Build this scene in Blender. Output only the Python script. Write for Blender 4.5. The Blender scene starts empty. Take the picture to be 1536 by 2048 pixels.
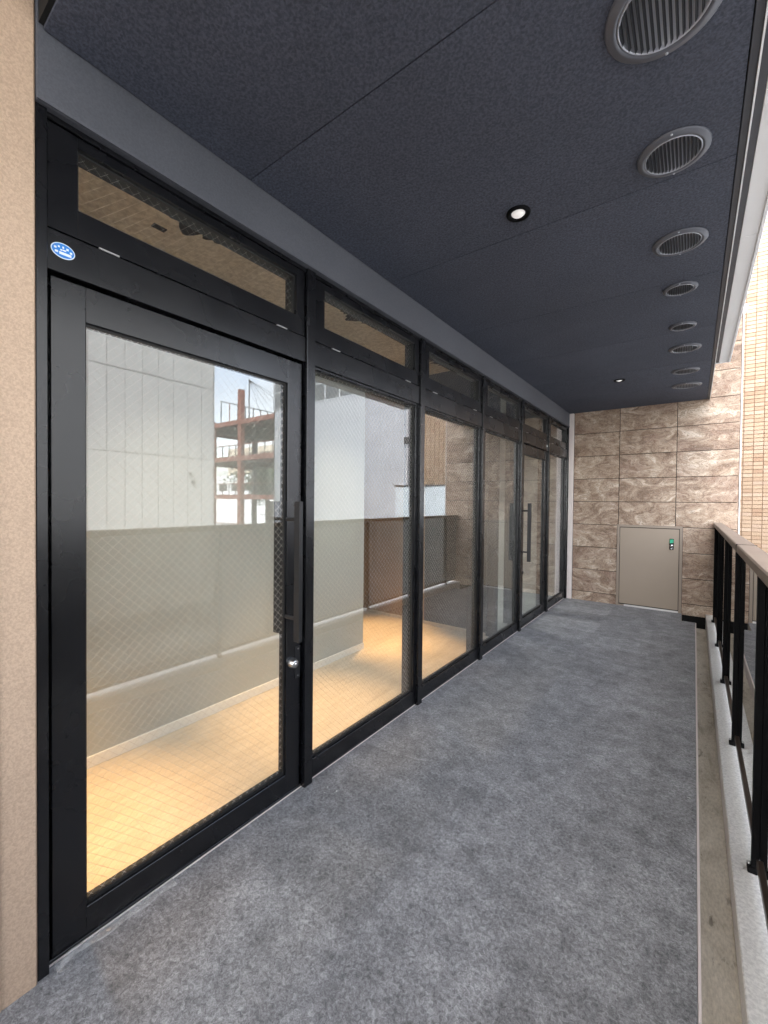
import bpy, bmesh, math, random
from mathutils import Vector, Matrix
random.seed(7)
R = math.radians
scene = bpy.context.scene
COL = scene.collection

# ------------------------------------------------------------------ camera
HC = 1.45
F_PX, YAW, PITCH, ROLL, HOR = 839.5, 0.6366, 0.0155, 0.0097, 1003.05
cam_d = bpy.data.cameras.new('camera')
cam = bpy.data.objects.new('camera', cam_d)
COL.objects.link(cam)
cam_d.sensor_fit = 'HORIZONTAL'
cam_d.sensor_width = 36.0
cam_d.lens = 36.0 * F_PX / 1536.0
cy_px = HOR + F_PX * math.tan(PITCH)
cam_d.shift_y = (cy_px - 1024.0) / 1536.0
cam_d.clip_start = 0.02
cam_d.clip_end = 2000
fw = Vector((-math.sin(YAW), math.cos(YAW), 0)); rt = Vector((math.cos(YAW), math.sin(YAW), 0)); up = Vector((0, 0, 1))
Fv = fw * math.cos(PITCH) - up * math.sin(PITCH)
Uv = rt.cross(Fv)
Rv = rt * math.cos(ROLL) + Uv * math.sin(ROLL)
Uv = Uv * math.cos(ROLL) - rt * math.sin(ROLL)
m = Matrix((Rv, Uv, -Fv)).transposed().to_4x4()
m.translation = (0, 0, HC)
cam.matrix_world = m
scene.camera = cam

# ------------------------------------------------------------------ sky, sun, exposure
SUN_EL, SUN_AZ = R(50), R(214)        # azimuth measured from +Y towards +X
world = bpy.data.worlds.new('World'); scene.world = world; world.use_nodes = True
wn, wl = world.node_tree.nodes, world.node_tree.links
wn.clear()
sky = wn.new('ShaderNodeTexSky'); sky.sky_type = 'NISHITA'; sky.sun_disc = False
sky.sun_elevation = SUN_EL; sky.sun_rotation = SUN_AZ
sky.air_density = 1.0; sky.dust_density = 3.0; sky.ozone_density = 1.0
bw = wn.new('ShaderNodeRGBToBW'); wl.new(sky.outputs[0], bw.inputs[0])
cl = wn.new('ShaderNodeTexNoise'); cl.inputs['Scale'].default_value = 3.0; cl.inputs['Detail'].default_value = 6
tcw = wn.new('ShaderNodeTexCoord'); wl.new(tcw.outputs['Generated'], cl.inputs['Vector'])
mr = wn.new('ShaderNodeMapRange'); wl.new(cl.outputs[0], mr.inputs[0])
mr.inputs[1].default_value = .35; mr.inputs[2].default_value = .65; mr.inputs[3].default_value = .5; mr.inputs[4].default_value = .95
mxs = wn.new('ShaderNodeMix'); mxs.data_type = 'RGBA'
wl.new(mr.outputs[0], mxs.inputs[0]); wl.new(sky.outputs[0], mxs.inputs[6]); wl.new(bw.outputs[0], mxs.inputs[7])
bg = wn.new('ShaderNodeBackground'); bg.inputs[1].default_value = 0.15
wo = wn.new('ShaderNodeOutputWorld')
wl.new(mxs.outputs[2], bg.inputs[0]); wl.new(bg.outputs[0], wo.inputs[0])

sun_d = bpy.data.lights.new('sun', 'SUN'); sun_d.energy = 0.65; sun_d.angle = R(55); sun_d.color = (1.0, .985, .96)
sun = bpy.data.objects.new('sun', sun_d); COL.objects.link(sun)
sdir = Vector((math.sin(SUN_AZ) * math.cos(SUN_EL), math.cos(SUN_AZ) * math.cos(SUN_EL), math.sin(SUN_EL)))
sun.rotation_euler = sdir.to_track_quat('Z', 'Y').to_euler()
sun.location = sdir * 60

vs = scene.view_settings
vs.view_transform = 'Standard'; vs.look = 'None'; vs.exposure = 3.65; vs.gamma = 1.0; vs.use_curve_mapping = False
scene.render.engine = 'CYCLES'
cy = scene.cycles
cy.use_denoising = True
try:
    cy.denoiser = 'OPENIMAGEDENOISE'; cy.denoising_input_passes = 'RGB_ALBEDO_NORMAL'; cy.denoising_prefilter = 'ACCURATE'
except Exception:
    pass
cy.max_bounces = 10; cy.diffuse_bounces = 4; cy.glossy_bounces = 6; cy.transmission_bounces = 6; cy.transparent_max_bounces = 40
cy.sample_clamp_indirect = 6.0
cy.caustics_reflective = False; cy.caustics_refractive = False

# ------------------------------------------------------------------ materials
MATS = {}
def new_mat(name):
    mt = bpy.data.materials.new(name); mt.use_nodes = True
    nt = mt.node_tree
    b = nt.nodes.get('Principled BSDF')
    MATS[name] = mt
    return mt, nt.nodes, nt.links, b

def setb(b, col=None, rough=None, metal=None, spec=None):
    if col is not None: b.inputs['Base Color'].default_value = (*col, 1)
    if rough is not None: b.inputs['Roughness'].default_value = rough
    if metal is not None: b.inputs['Metallic'].default_value = metal
    if spec is not None: b.inputs['Specular IOR Level'].default_value = spec

def coords(n, l, scale=(1, 1, 1), rnd=0.0):
    tc = n.new('ShaderNodeTexCoord'); mp = n.new('ShaderNodeMapping'); mp.inputs['Scale'].default_value = scale
    l.new(tc.outputs['Object'], mp.inputs['Vector'])
    if not rnd: return mp.outputs[0]
    oi = n.new('ShaderNodeObjectInfo')
    cmb = n.new('ShaderNodeCombineXYZ')
    for k, f in enumerate((1.0, 3.7, 7.3)):
        mu = n.new('ShaderNodeMath'); mu.operation = 'MULTIPLY'; mu.inputs[1].default_value = rnd * f
        l.new(oi.outputs['Random'], mu.inputs[0]); l.new(mu.outputs[0], cmb.inputs[k])
    ad = n.new('ShaderNodeVectorMath'); ad.operation = 'ADD'
    l.new(mp.outputs[0], ad.inputs[0]); l.new(cmb.outputs[0], ad.inputs[1])
    return ad.outputs[0]

def noise(n, l, vec, scale, detail=4, rough=.55, dist=0.0):
    t = n.new('ShaderNodeTexNoise'); t.inputs['Scale'].default_value = scale; t.inputs['Detail'].default_value = detail
    t.inputs['Roughness'].default_value = rough; t.inputs['Distortion'].default_value = dist
    l.new(vec, t.inputs['Vector']); return t.outputs[0]

def ramp(n, l, fac, stops):
    r = n.new('ShaderNodeValToRGB'); e = r.color_ramp.elements
    while len(e) < len(stops): e.new(.5)
    for s, (p, c) in zip(e, stops):
        s.position = p; s.color = (*c, 1) if len(c) == 3 else c
    l.new(fac, r.inputs[0]); return r.outputs[0]

def mixc(n, l, fac, a, b, mode='MIX'):
    x = n.new('ShaderNodeMix'); x.data_type = 'RGBA'; x.blend_type = mode
    if isinstance(fac, (int, float)): x.inputs[0].default_value = fac
    else: l.new(fac, x.inputs[0])
    for i, v in ((6, a), (7, b)):
        if isinstance(v, tuple): x.inputs[i].default_value = (*v, 1)
        else: l.new(v, x.inputs[i])
    return x.outputs[2]

def bump(n, l, b, h, strength=.3, dist=.002):
    u = n.new('ShaderNodeBump'); u.inputs['Strength'].default_value = strength; u.inputs['Distance'].default_value = dist
    l.new(h, u.inputs['Height']); l.new(u.outputs[0], b.inputs['Normal'])

def plain(name, col, rough=.5, metal=0., spec=None, var=.12, scale=6., bmp=0., bscale=300.):
    mt, n, l, b = new_mat(name); setb(b, col, rough, metal, spec)
    v = coords(n, l)
    f = noise(n, l, v, scale, 5)
    lo = tuple(c * (1 - var) for c in col); hi = tuple(min(1, c * (1 + var)) for c in col)
    l.new(ramp(n, l, f, [(.3, lo), (.7, hi)]), b.inputs['Base Color'])
    if bmp:
        bump(n, l, b, noise(n, l, v, bscale, 3), bmp, .001)
    return mt

# floor tile: charcoal stone-look, cloudy
def m_floor():
    mt, n, l, b = new_mat('floor_tile'); setb(b, rough=.62, spec=.35)
    geo = n.new('ShaderNodeNewGeometry'); v = geo.outputs['Position']
    big = noise(n, l, v, 3.6, 6, .62, .7)
    fine = noise(n, l, v, 75, 5, .8, .8)
    vf = noise(n, l, v, 240, 3, .7)
    mid = noise(n, l, v, 11, 6, .68, .5)
    c1 = ramp(n, l, big, [(.30, (.205, .207, .212)), (.5, (.250, .252, .258)), (.70, (.305, .308, .315))])
    cm = ramp(n, l, mid, [(.30, (.68, .68, .68)), (.5, (1.0, 1.0, 1.0)), (.70, (1.35, 1.35, 1.35))])
    c1 = mixc(n, l, .9, c1, cm, 'MULTIPLY')
    c2 = ramp(n, l, fine, [(.36, (.42, .42, .42)), (.5, (.96, .96, .96)), (.64, (1.6, 1.6, 1.6))])
    c = mixc(n, l, .85, c1, c2, 'MULTIPLY')
    c3 = ramp(n, l, vf, [(.33, (.6, .6, .6)), (.66, (1.35, 1.35, 1.35))])
    c = mixc(n, l, .6, c, c3, 'MULTIPLY')
    oi = n.new('ShaderNodeObjectInfo')
    tv = n.new('ShaderNodeMapRange'); l.new(oi.outputs['Random'], tv.inputs[0]); tv.inputs[3].default_value = .89; tv.inputs[4].default_value = 1.10
    c = mixc(n, l, 1.0, c, tv.outputs[0], 'MULTIPLY')
    l.new(c, b.inputs['Base Color'])
    ad = n.new('ShaderNodeMath'); ad.operation = 'ADD'; l.new(fine, ad.inputs[0]); l.new(vf, ad.inputs[1])
    bump(n, l, b, ad.outputs[0], .35, .0015)
    rr = n.new('ShaderNodeMapRange'); l.new(fine, rr.inputs[0]); rr.inputs[3].default_value = .5; rr.inputs[4].default_value = .75
    l.new(rr.outputs[0], b.inputs['Roughness'])
m_floor()

def m_stucco(name, col, sc, strength, dist, rough=.8, blotch=.12, spec=.3, grain=.22):
    mt, n, l, b = new_mat(name); setb(b, col, rough, 0, spec)
    v = coords(n, l, (1, 1, 1), 3.0)
    a = noise(n, l, v, sc, 4, .6, .4); g = noise(n, l, v, 1.3, 5, .6)
    lo = tuple(c * (1 - blotch) for c in col); hi = tuple(c * (1 + blotch) for c in col)
    c = ramp(n, l, g, [(.3, lo), (.7, hi)])
    sp = ramp(n, l, a, [(.38, (1 - grain,) * 3), (.62, (1 + grain,) * 3)])
    l.new(mixc(n, l, .75, c, sp, 'MULTIPLY'), b.inputs['Base Color'])
    bump(n, l, b, a, strength, dist)
m_stucco('soffit_board', (.072, .080, .107), 105, 1.0, .005, grain=.38)
m_stucco('beam_paint', (.088, .092, .106), 150, .3, .0015, .7, .12, grain=.12)
m_stucco('beige_stucco', (.50, .365, .26), 160, .55, .003, .75, .06, grain=.15)
m_stucco('gutter_base', (.42, .38, .32), 60, .35, .002, .85, .22, grain=.10)
def m_gutter():
    mt, n, l, b = new_mat('concrete_gutter'); setb(b, rough=.85, spec=.3)
    v = coords(n, l, (1, .35, 1))
    a = noise(n, l, v, 9, 6, .65, .6); f = noise(n, l, v, 120, 4, .7); st = noise(n, l, v, 26, 5, .6, .8)
    c = ramp(n, l, a, [(.30, (.34, .30, .235)), (.48, (.52, .47, .385)), (.70, (.63, .58, .49))])
    c = mixc(n, l, ramp(n, l, st, [(.62, (0, 0, 0)), (.72, (.75, .75, .75))]), c, (.12, .10, .08))
    c = mixc(n, l, .6, c, ramp(n, l, f, [(.35, (.75, .75, .75)), (.65, (1.22, 1.22, 1.22))]), 'MULTIPLY')
    l.new(c, b.inputs['Base Color']); bump(n, l, b, f, .35, .002)
m_gutter()
m_stucco('kerb_stone', (.87, .86, .83), 90, .4, .0015, .65, .10, grain=.16)

def m_stone():
    mt, n, l, b = new_mat('stone_tile'); setb(b, rough=.55, spec=.35)
    v = coords(n, l, (1, 1, 1.7), 23.0)
    warp = n.new('ShaderNodeTexNoise'); warp.inputs['Scale'].default_value = 2.0; warp.inputs['Detail'].default_value = 4
    l.new(v, warp.inputs['Vector'])
    sc = n.new('ShaderNodeVectorMath'); sc.operation = 'SCALE'; sc.inputs['Scale'].default_value = .9
    l.new(warp.outputs['Color'], sc.inputs[0])
    ad = n.new('ShaderNodeVectorMath'); ad.operation = 'ADD'; l.new(v, ad.inputs[0]); l.new(sc.outputs[0], ad.inputs[1])
    w = ad.outputs[0]
    a = noise(n, l, w, 2.5, 9, .60, 1.6)
    c = ramp(n, l, a, [(.30, (.12, .072, .048)), (.42, (.29, .195, .135)), (.52, (.42, .31, .225)), (.61, (.54, .43, .33)), (.74, (.72, .63, .53))])
    red = noise(n, l, v, 1.7, 4, .6, .8)
    rf = n.new('ShaderNodeMapRange'); l.new(red, rf.inputs[0]); rf.inputs[1].default_value = .5; rf.inputs[2].default_value = .72; rf.inputs[3].default_value = 0; rf.inputs[4].default_value = .6
    c = mixc(n, l, rf.outputs[0], c, (.25, .145, .11))
    # veins: thin bands of a second warped noise
    ve = noise(n, l, w, 5.5, 6, .6, 2.2)
    vein = ramp(n, l, ve, [(.465, (0, 0, 0)), (.497, (1, 1, 1)), (.505, (1, 1, 1)), (.54, (0, 0, 0))])
    g = n.new('ShaderNodeMath'); g.operation = 'MULTIPLY'; g.inputs[1].default_value = .8; l.new(vein, g.inputs[0])
    c = mixc(n, l, g.outputs[0], c, (.17, .11, .075))
    v2 = noise(n, l, w, 13, 7, .65, 1.6)
    vein2 = ramp(n, l, v2, [(.46, (0, 0, 0)), (.5, (1, 1, 1)), (.54, (0, 0, 0))])
    g2 = n.new('ShaderNodeMath'); g2.operation = 'MULTIPLY'; g2.inputs[1].default_value = .28; l.new(vein2, g2.inputs[0])
    c = mixc(n, l, g2.outputs[0], c, (.70, .61, .51))
    sp = noise(n, l, v, 90, 4, .7)
    c = mixc(n, l, .7, c, ramp(n, l, sp, [(.3, (.7, .7, .7)), (.7, (1.3, 1.3, 1.3))]), 'MULTIPLY')
    l.new(c, b.inputs['Base Color'])
    bump(n, l, b, ve, .12, .003)
m_stone()

def m_frame(name, col, rough):
    mt, n, l, b = new_mat(name); setb(b, col, rough, 0, {'black_aluminium': .6, 'post_black': .12}.get(name, .5))
    v = coords(n, l)
    f = noise(n, l, v, 220, 2)
    g = noise(n, l, v, 3, 4)
    rr = n.new('ShaderNodeMapRange'); l.new(g, rr.inputs[0]); rr.inputs[3].default_value = rough - .06; rr.inputs[4].default_value = rough + .1
    l.new(rr.outputs[0], b.inputs['Roughness'])
    bump(n, l, b, f, .06, .0004)
m_frame('black_aluminium', (.0032, .0034, .0046), .25)
m_frame('handle_black', (.012, .012, .013), .42)
m_frame('rail_bronze', (.23, .18, .145), .42)
m_frame('post_black', (.0022, .0022, .0027), .65)
m_frame('bottom_bronze', (.075, .055, .043), .3)
m_frame('trim_dark', (.045, .046, .056), .5)

def m_wood():
    mt, n, l, b = new_mat('oak_floor'); setb(b, rough=.42)
    v = coords(n, l, (9, 1.0, 1), 5.0)
    a = noise(n, l, v, 3.0, 6, .6, .5)
    f = noise(n, l, v, 16, 4, .6)
    c = ramp(n, l, a, [(.3, (.52, .44, .345)), (.55, (.60, .52, .42)), (.75, (.66, .58, .475))])
    c = mixc(n, l, .5, c, ramp(n, l, f, [(.3, (.8, .8, .8)), (.7, (1.15, 1.15, 1.15))]), 'MULTIPLY')
    l.new(c, b.inputs['Base Color'])
m_wood()
plain('interior_wall', (.455, .475, .46), .75, var=.03, scale=1.5, bmp=.1, bscale=400)
plain('room_wall', (.50, .50, .47), .8, var=.06, scale=1.5)
plain('partition_brown', (.30, .19, .105), .6, var=.12, scale=3)
plain('baseboard_white', (.86, .86, .84), .4, var=.02)
plain('room_floor', (.40, .42, .40), .45, var=.08, scale=2)
m_stucco('raw_concrete', (.74, .72, .66), 28, .3, .003, .85, .22)
plain('black_paint', (.012, .012, .012), .7)
plain('steel_bright', (.55, .55, .54), .3, 1.0, var=.05)
plain('chrome', (.75, .75, .74), .16, 1.0, var=.03)
plain('silver_strip', (.62, .61, .60), .35, .9, var=.05)
plain('wire_steel', (.56, .54, .50), .5, .3, var=.0)
plain('gasket', (.01, .01, .01), .6)
plain('tan_steel', (.335, .268, .205), .42, var=.03, scale=2, bmp=.08, bscale=500)
plain('tan_frame', (.30, .24, .19), .42, var=.03, scale=2)
plain('green_plastic', (.02, .42, .23), .35, var=.05)
plain('dark_slot', (.004, .004, .004), .9, var=0)
plain('white_trim', (.78, .70, .66), .5, var=.04)
plain('vent_flange', (.12, .125, .145), .45, .2, var=.08)
plain('vent_duct', (.50, .52, .57), .5, .4, var=.08)
plain('vent_slat', (.035, .036, .042), .45, .2, var=.08)
plain('fascia_panel', (.86, .86, .86), .55, var=.03, scale=2)
plain('lamp_diffuser', (.90, .88, .86), .35, var=.02)
MATS['lamp_diffuser'].node_tree.nodes['Principled BSDF'].inputs['Emission Color'].default_value = (1, .97, .95, 1)
MATS['lamp_diffuser'].node_tree.nodes['Principled BSDF'].inputs['Emission Strength'].default_value = .035
plain('sticker_blue', (.006, .19, .60), .4, var=.05)
plain('sticker_white', (.75, .80, .85), .4, var=.03)
plain('alc_panel', (.47, .48, .483), .8, var=.05, scale=2.5, bmp=.2, bscale=60)
plain('alc_backing', (.09, .09, .09), .9, var=.05)
plain('pale_cladding', (.35, .37, .405), .7, var=.03, scale=.8)
plain('pale_joint', (.36, .36, .38), .8)
plain('brick_mortar', (.15, .09, .055), .9, var=.1)
plain('blue_grey_panel', (.50, .56, .60), .5, var=.05)
plain('steel_red', (.20, .072, .05), .65, var=.25, scale=3)
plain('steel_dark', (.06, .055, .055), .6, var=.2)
plain('deck_metal', (.10, .11, .14), .6, .2, var=.3, scale=2)
plain('blue_sheet', (.05, .13, .24), .6, var=.2)
plain('asphalt', (.055, .055, .057), .85, var=.2, scale=3, bmp=.3, bscale=120)
plain('pavement', (.30, .30, .295), .85, var=.12, scale=2)
plain('line_white', (.7, .7, .68), .7, var=.1)
plain('plaster_far', (.55, .48, .38), .8, var=.06, scale=.3)
plain('white_far', (.70, .72, .74), .7, var=.04, scale=.3)
plain('bark', (.06, .045, .03), .9, var=.3, scale=8)
plain('leaf', (.045, .075, .025), .7, var=.4, scale=1.5)
plain('paper_bit', (.75, .75, .73), .7, var=.05)

def m_brick():
    mt, n, l, b = new_mat('brick_tile'); setb(b, rough=.6, spec=.3)
    v = coords(n, l)
    geo = n.new('ShaderNodeNewGeometry')
    oi = n.new('ShaderNodeObjectInfo')
    ad = n.new('ShaderNodeMath'); ad.operation = 'ADD'; l.new(geo.outputs['Random Per Island'], ad.inputs[0]); l.new(oi.outputs['Random'], ad.inputs[1])
    fr = n.new('ShaderNodeMath'); fr.operation = 'FRACT'; l.new(ad.outputs[0], fr.inputs[0])
    c = ramp(n, l, fr.outputs[0], [(0, (.215, .138, .09)), (.25, (.245, .174, .117)), (.5, (.27, .194, .132)), (.75, (.256, .184, .133)), (1, (.296, .222, .16))])
    f = noise(n, l, v, 40, 3)
    l.new(mixc(n, l, .35, c, ramp(n, l, f, [(.3, (.85, .85, .85)), (.7, (1.1, 1.1, 1.1))]), 'MULTIPLY'), b.inputs['Base Color'])
m_brick()

def m_glass(name, tint, ior, boost, rough=0.0):
    mt = bpy.data.materials.new(name); mt.use_nodes = True; MATS[name] = mt
    n, l = mt.node_tree.nodes, mt.node_tree.links; n.clear()
    out = n.new('ShaderNodeOutputMaterial'); mx = n.new('ShaderNodeMixShader')
    tr = n.new('ShaderNodeBsdfTransparent'); tr.inputs[0].default_value = (*tint, 1)
    gl = n.new('ShaderNodeBsdfGlossy'); gl.inputs['Roughness'].default_value = rough; gl.inputs[0].default_value = (1, 1, 1, 1)
    fr = n.new('ShaderNodeFresnel')
    ge = n.new('ShaderNodeNewGeometry'); mi = n.new('ShaderNodeMapRange')      # a thin sheet: same index on the way in and out
    mi.inputs[3].default_value = ior; mi.inputs[4].default_value = 1.0 / ior
    l.new(ge.outputs['Backfacing'], mi.inputs[0]); l.new(mi.outputs[0], fr.inputs[0])
    mu = n.new('ShaderNodeMath'); mu.operation = 'MULTIPLY'; mu.inputs[1].default_value = boost; mu.use_clamp = True
    l.new(fr.outputs[0], mu.inputs[0]); l.new(mu.outputs[0], mx.inputs[0])
    l.new(tr.outputs[0], mx.inputs[1]); l.new(gl.outputs[0], mx.inputs[2]); l.new(mx.outputs[0], out.inputs[0])
m_glass('pane_glass', (.955, .97, .955), 1.52, 1.7)
m_glass('smoked_glass', (.33, .325, .32), 1.5, 1.7)
m_glass('far_glass', (.25, .28, .30), 1.5, 3.0)

def m_film():
    mt, n, l, b = new_mat('clear_film'); setb(b, (.72, .72, .70), .18)
    b.inputs['Alpha'].default_value = .17
m_film()

# ------------------------------------------------------------------ object helpers
ORG = {}
def org(o): return ORG.get(o.name, Vector((0, 0, 0))) if o else Vector((0, 0, 0))

def tag(o, label=None, cat=None, group=None, kind=None):
    if label: o['label'] = label
    if cat: o['category'] = cat
    if group: o['group'] = group
    if kind: o['kind'] = kind
    return o

def thing(name, loc, label, cat, group=None):
    o = bpy.data.objects.new(name, None); o.empty_display_size = .1
    COL.objects.link(o); o.location = loc; ORG[o.name] = Vector(loc)
    return tag(o, label, cat, group, 'thing')

def place(name, me, loc, parent=None):
    o = bpy.data.objects.new(name, me); COL.objects.link(o)
    loc = Vector(loc); ORG[o.name] = loc
    if parent: o.parent = parent
    o.location = loc - org(parent)
    return o

def mesh(name, verts, faces, mat, smooth=False):
    me = bpy.data.meshes.new(name); me.from_pydata(verts, [], faces); me.materials.append(MATS[mat])
    if smooth:
        for p in me.polygons: p.use_smooth = True
    me.update(); return me

def bm_mesh(name, bm, mat, smooth=False):
    me = bpy.data.meshes.new(name); bmesh.ops.recalc_face_normals(bm, faces=bm.faces); bm.to_mesh(me); bm.free()
    me.materials.append(MATS[mat])
    if smooth:
        for p in me.polygons: p.use_smooth = True
    return me

def box_mesh(name, sx, sy, sz, mat, bev=0.0):
    bm = bmesh.new(); bmesh.ops.create_cube(bm, size=1.0)
    bmesh.ops.scale(bm, vec=(sx, sy, sz), verts=bm.verts)
    if bev: bmesh.ops.bevel(bm, geom=bm.edges[:], offset=bev, segments=1, affect='EDGES')
    return bm_mesh(name, bm, mat)

def box(name, x0, x1, y0, y1, z0, z1, mat, parent=None, bev=0.0):
    return place(name, box_mesh(name, abs(x1 - x0), abs(y1 - y0), abs(z1 - z0), mat, bev), ((x0 + x1) / 2, (y0 + y1) / 2, (z0 + z1) / 2), parent)

def boxes(name, rects, mat, parent=None, bev=0.0):
    """one part made of several joined bars (a frame)"""
    bm = bmesh.new()
    xs = [r[0] for r in rects] + [r[1] for r in rects]; ys = [r[2] for r in rects] + [r[3] for r in rects]; zs = [r[4] for r in rects] + [r[5] for r in rects]
    c = Vector(((min(xs) + max(xs)) / 2, (min(ys) + max(ys)) / 2, (min(zs) + max(zs)) / 2))
    for (x0, x1, y0, y1, z0, z1) in rects:
        b2 = bmesh.new(); bmesh.ops.create_cube(b2, size=1.0)
        bmesh.ops.scale(b2, vec=(x1 - x0, y1 - y0, z1 - z0), verts=b2.verts)
        if bev: bmesh.ops.bevel(b2, geom=b2.edges[:], offset=bev, segments=1, affect='EDGES')
        bmesh.ops.translate(b2, vec=Vector(((x0 + x1) / 2, (y0 + y1) / 2, (z0 + z1) / 2)) - c, verts=b2.verts)
        t = bpy.data.meshes.new('t'); b2.to_mesh(t); b2.free(); bm.from_mesh(t); bpy.data.meshes.remove(t)
    return place(name, bm_mesh(name, bm, mat), c, parent)

def lathe_mesh(name, prof, mat, seg=40, closed=False, axis='Z'):
    """prof: list of (radius, height)"""
    verts, faces = [], []
    n = len(prof)
    for i in range(seg):
        a = 2 * math.pi * i / seg
        for r, h in prof:
            p = (r * math.cos(a), r * math.sin(a), h)
            if axis == 'X': p = (h, r * math.cos(a), r * math.sin(a))
            if axis == 'Y': p = (r * math.cos(a), h, r * math.sin(a))
            verts.append(p)
    rng = n if closed else n - 1
    for i in range(seg):
        j = (i + 1) % seg
        for k in range(rng):
            k2 = (k + 1) % n
            faces.append((i * n + k, j * n + k, j * n + k2, i * n + k2))
    bm = bmesh.new(); t = mesh('t', verts, faces, mat); bm.from_mesh(t); bpy.data.meshes.remove(t)
    bmesh.ops.remove_doubles(bm, verts=bm.verts, dist=1e-6)
    return bm_mesh(name, bm, mat, True)

def cyl_between(bm, a, b, r, seg=6):
    a, b = Vector(a), Vector(b); d = b - a
    q = d.to_track_quat('Z', 'Y'); vs_ = []
    for e in (a, b):
        vs_.append([bm.verts.new(e + q @ Vector((r * math.cos(2 * math.pi * i / seg), r * math.sin(2 * math.pi * i / seg), 0))) for i in range(seg)])
    for i in range(seg):
        j = (i + 1) % seg
        bm.faces.new((vs_[0][i], vs_[0][j], vs_[1][j], vs_[1][i]))
    bm.faces.new(vs_[0][::-1]); bm.faces.new(vs_[1])

def tube(name, a, b, r, mat, parent=None, seg=10):
    c = (Vector(a) + Vector(b)) / 2
    bm = bmesh.new(); cyl_between(bm, Vector(a) - c, Vector(b) - c, r, seg)
    return place(name, bm_mesh(name, bm, mat), c, parent)

# ================================================================== SETTING
YE = 6.84            # face of the stone end wall
XF = -1.557          # front of the mullions
XG = -1.606          # glass plane
ZS = 2.81            # soffit
XE = .032            # edge of the tiled floor

tag(box('ground', -150, 250, -150, 300, -4.3, -4.0, 'pavement'), kind='structure')
tag(box('road', 1.8, 11.2, -60, 9.0, -3.996, -3.992, 'asphalt'), kind='structure')
tag(box('road_marking', 6.4, 6.52, -60, 9.0, -3.988, -3.985, 'line_white'), kind='structure')
tag(box('pavement', 11.35, 13.8, -60, 9.0, -3.996, -3.87, 'pavement'), kind='structure')
tag(box('kerb', 11.2, 11.346, -60, 9.0, -3.996, -3.865, 'pavement', bev=.01), kind='structure')

# balcony floor with single tiles
slab = box('balcony_floor', -1.72, XE - .004, -4.0, 6.40, -.35, -.006, 'concrete_gutter')
tag(slab, kind='structure')
box('floor_bed', -1.72, -.11, 6.40, YE, -.35, -.006, 'concrete_gutter', slab)
TW = .4566
tile_cache = {}
x_edges = [-1.70, -1.3384, -.8818, -.4252, XE]
ny = 24
for j in range(ny):
    y0 = -3.98 + j * TW; y1 = min(y0 + TW, YE - .002)
    if y1 - y0 < .03: continue
    for i in range(4):
        xa, xb = x_edges[i], x_edges[i + 1]
        ya, yb = y0, y1
        segs = [(xa, xb, ya, yb)]
        if i == 3 and yb > 6.40:      # drain notch at the far corner
            segs = [(xa, -.11, ya, yb)] if ya > 6.3 else [(xa, xb, ya, 6.40), (xa, -.11, 6.4004, yb)]
        for (a, b, c, d) in segs:
            if d - c < .02: continue
            key = (round(b - a, 4), round(d - c, 4))
            if key not in tile_cache:
                tile_cache[key] = box_mesh('floor_tile', b - a - .0002, d - c - .0002, .006, 'floor_tile', .0002)
            place('floor_tile', tile_cache[key], ((a + b) / 2, (c + d) / 2, -.003), slab)
box('edge_trim', XE + .001, XE + .010, -4.0, 6.40, -.099, -.0015, 'white_trim', slab, .001)

gut = box('gutter', XE + .004, .142, -4.0, 6.55, -.35, -.10, 'concrete_gutter'); tag(gut, kind='structure')
box('drain_pit', -.105, .14, 6.552, YE, -.35, -.26, 'dark_slot', gut)
box('drain_wall', -.108, XE, 6.405, 6.55, -.35, -.2, 'dark_slot', gut)
kerb = box('balcony_kerb', .142, .36, -4.0, YE - .001, -.45, .03, 'kerb_stone', None, .004); tag(kerb, kind='structure')

# stone end wall with single tiles
wall_end = box('stone_wall', -1.74, .43, YE + .012, YE + .16, -.35, 3.86, 'dark_slot')
tag(wall_end, 'brown stone-tiled end wall of the balcony around the small tan door', 'wall')
zj = [-.02] + [2.487 + .336 * k for k in range(-7, 5)]
xj = [-1.48, -.872, -.20, .443]
DX0, DX1, DZ0, DZ1 = -.885, -.118, -.01, 1.155
tc2 = {}
def stone(x0, x1, z0, z1):
    if x1 - x0 < .015 or z1 - z0 < .015: return
    key = (round(x1 - x0, 3), round(z1 - z0, 3))
    if key not in tc2: tc2[key] = box_mesh('stone_tile', x1 - x0 - .007, .014, z1 - z0 - .007, 'stone_tile', .0015)
    place('stone_tile', tc2[key], ((x0 + x1) / 2, YE + .007 + random.uniform(-.0006, .0006), (z0 + z1) / 2), wall_end)
for r in range(len(zj) - 1):
    z0, z1 = zj[r], zj[r + 1]
    for c in range(3):
        x0, x1 = xj[c], xj[c + 1]
        if z0 < DZ1 - .02 and z0 > -.1:
            # row beside the small door
            if c == 0: stone(x0, min(x1, DX0), z0, z1)
            elif c == 2: stone(DX1, x1, z0, z1)
            continue
        stone(x0, x1, z0, z1)
box('corner_trim', .4445, .458, YE - .004, YE + .16, -.3, 3.86, 'white_trim', wall_end, .001)
box('cap_bracket', .425, .49, YE - .012, YE + .1, 3.862, 3.93, 'fascia_panel', wall_end, .004)
jamb = box('white_jamb', -1.55, -1.483, YE - .03, YE + .011, 0.0, 2.808, 'white_trim', wall_end, .003)

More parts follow.
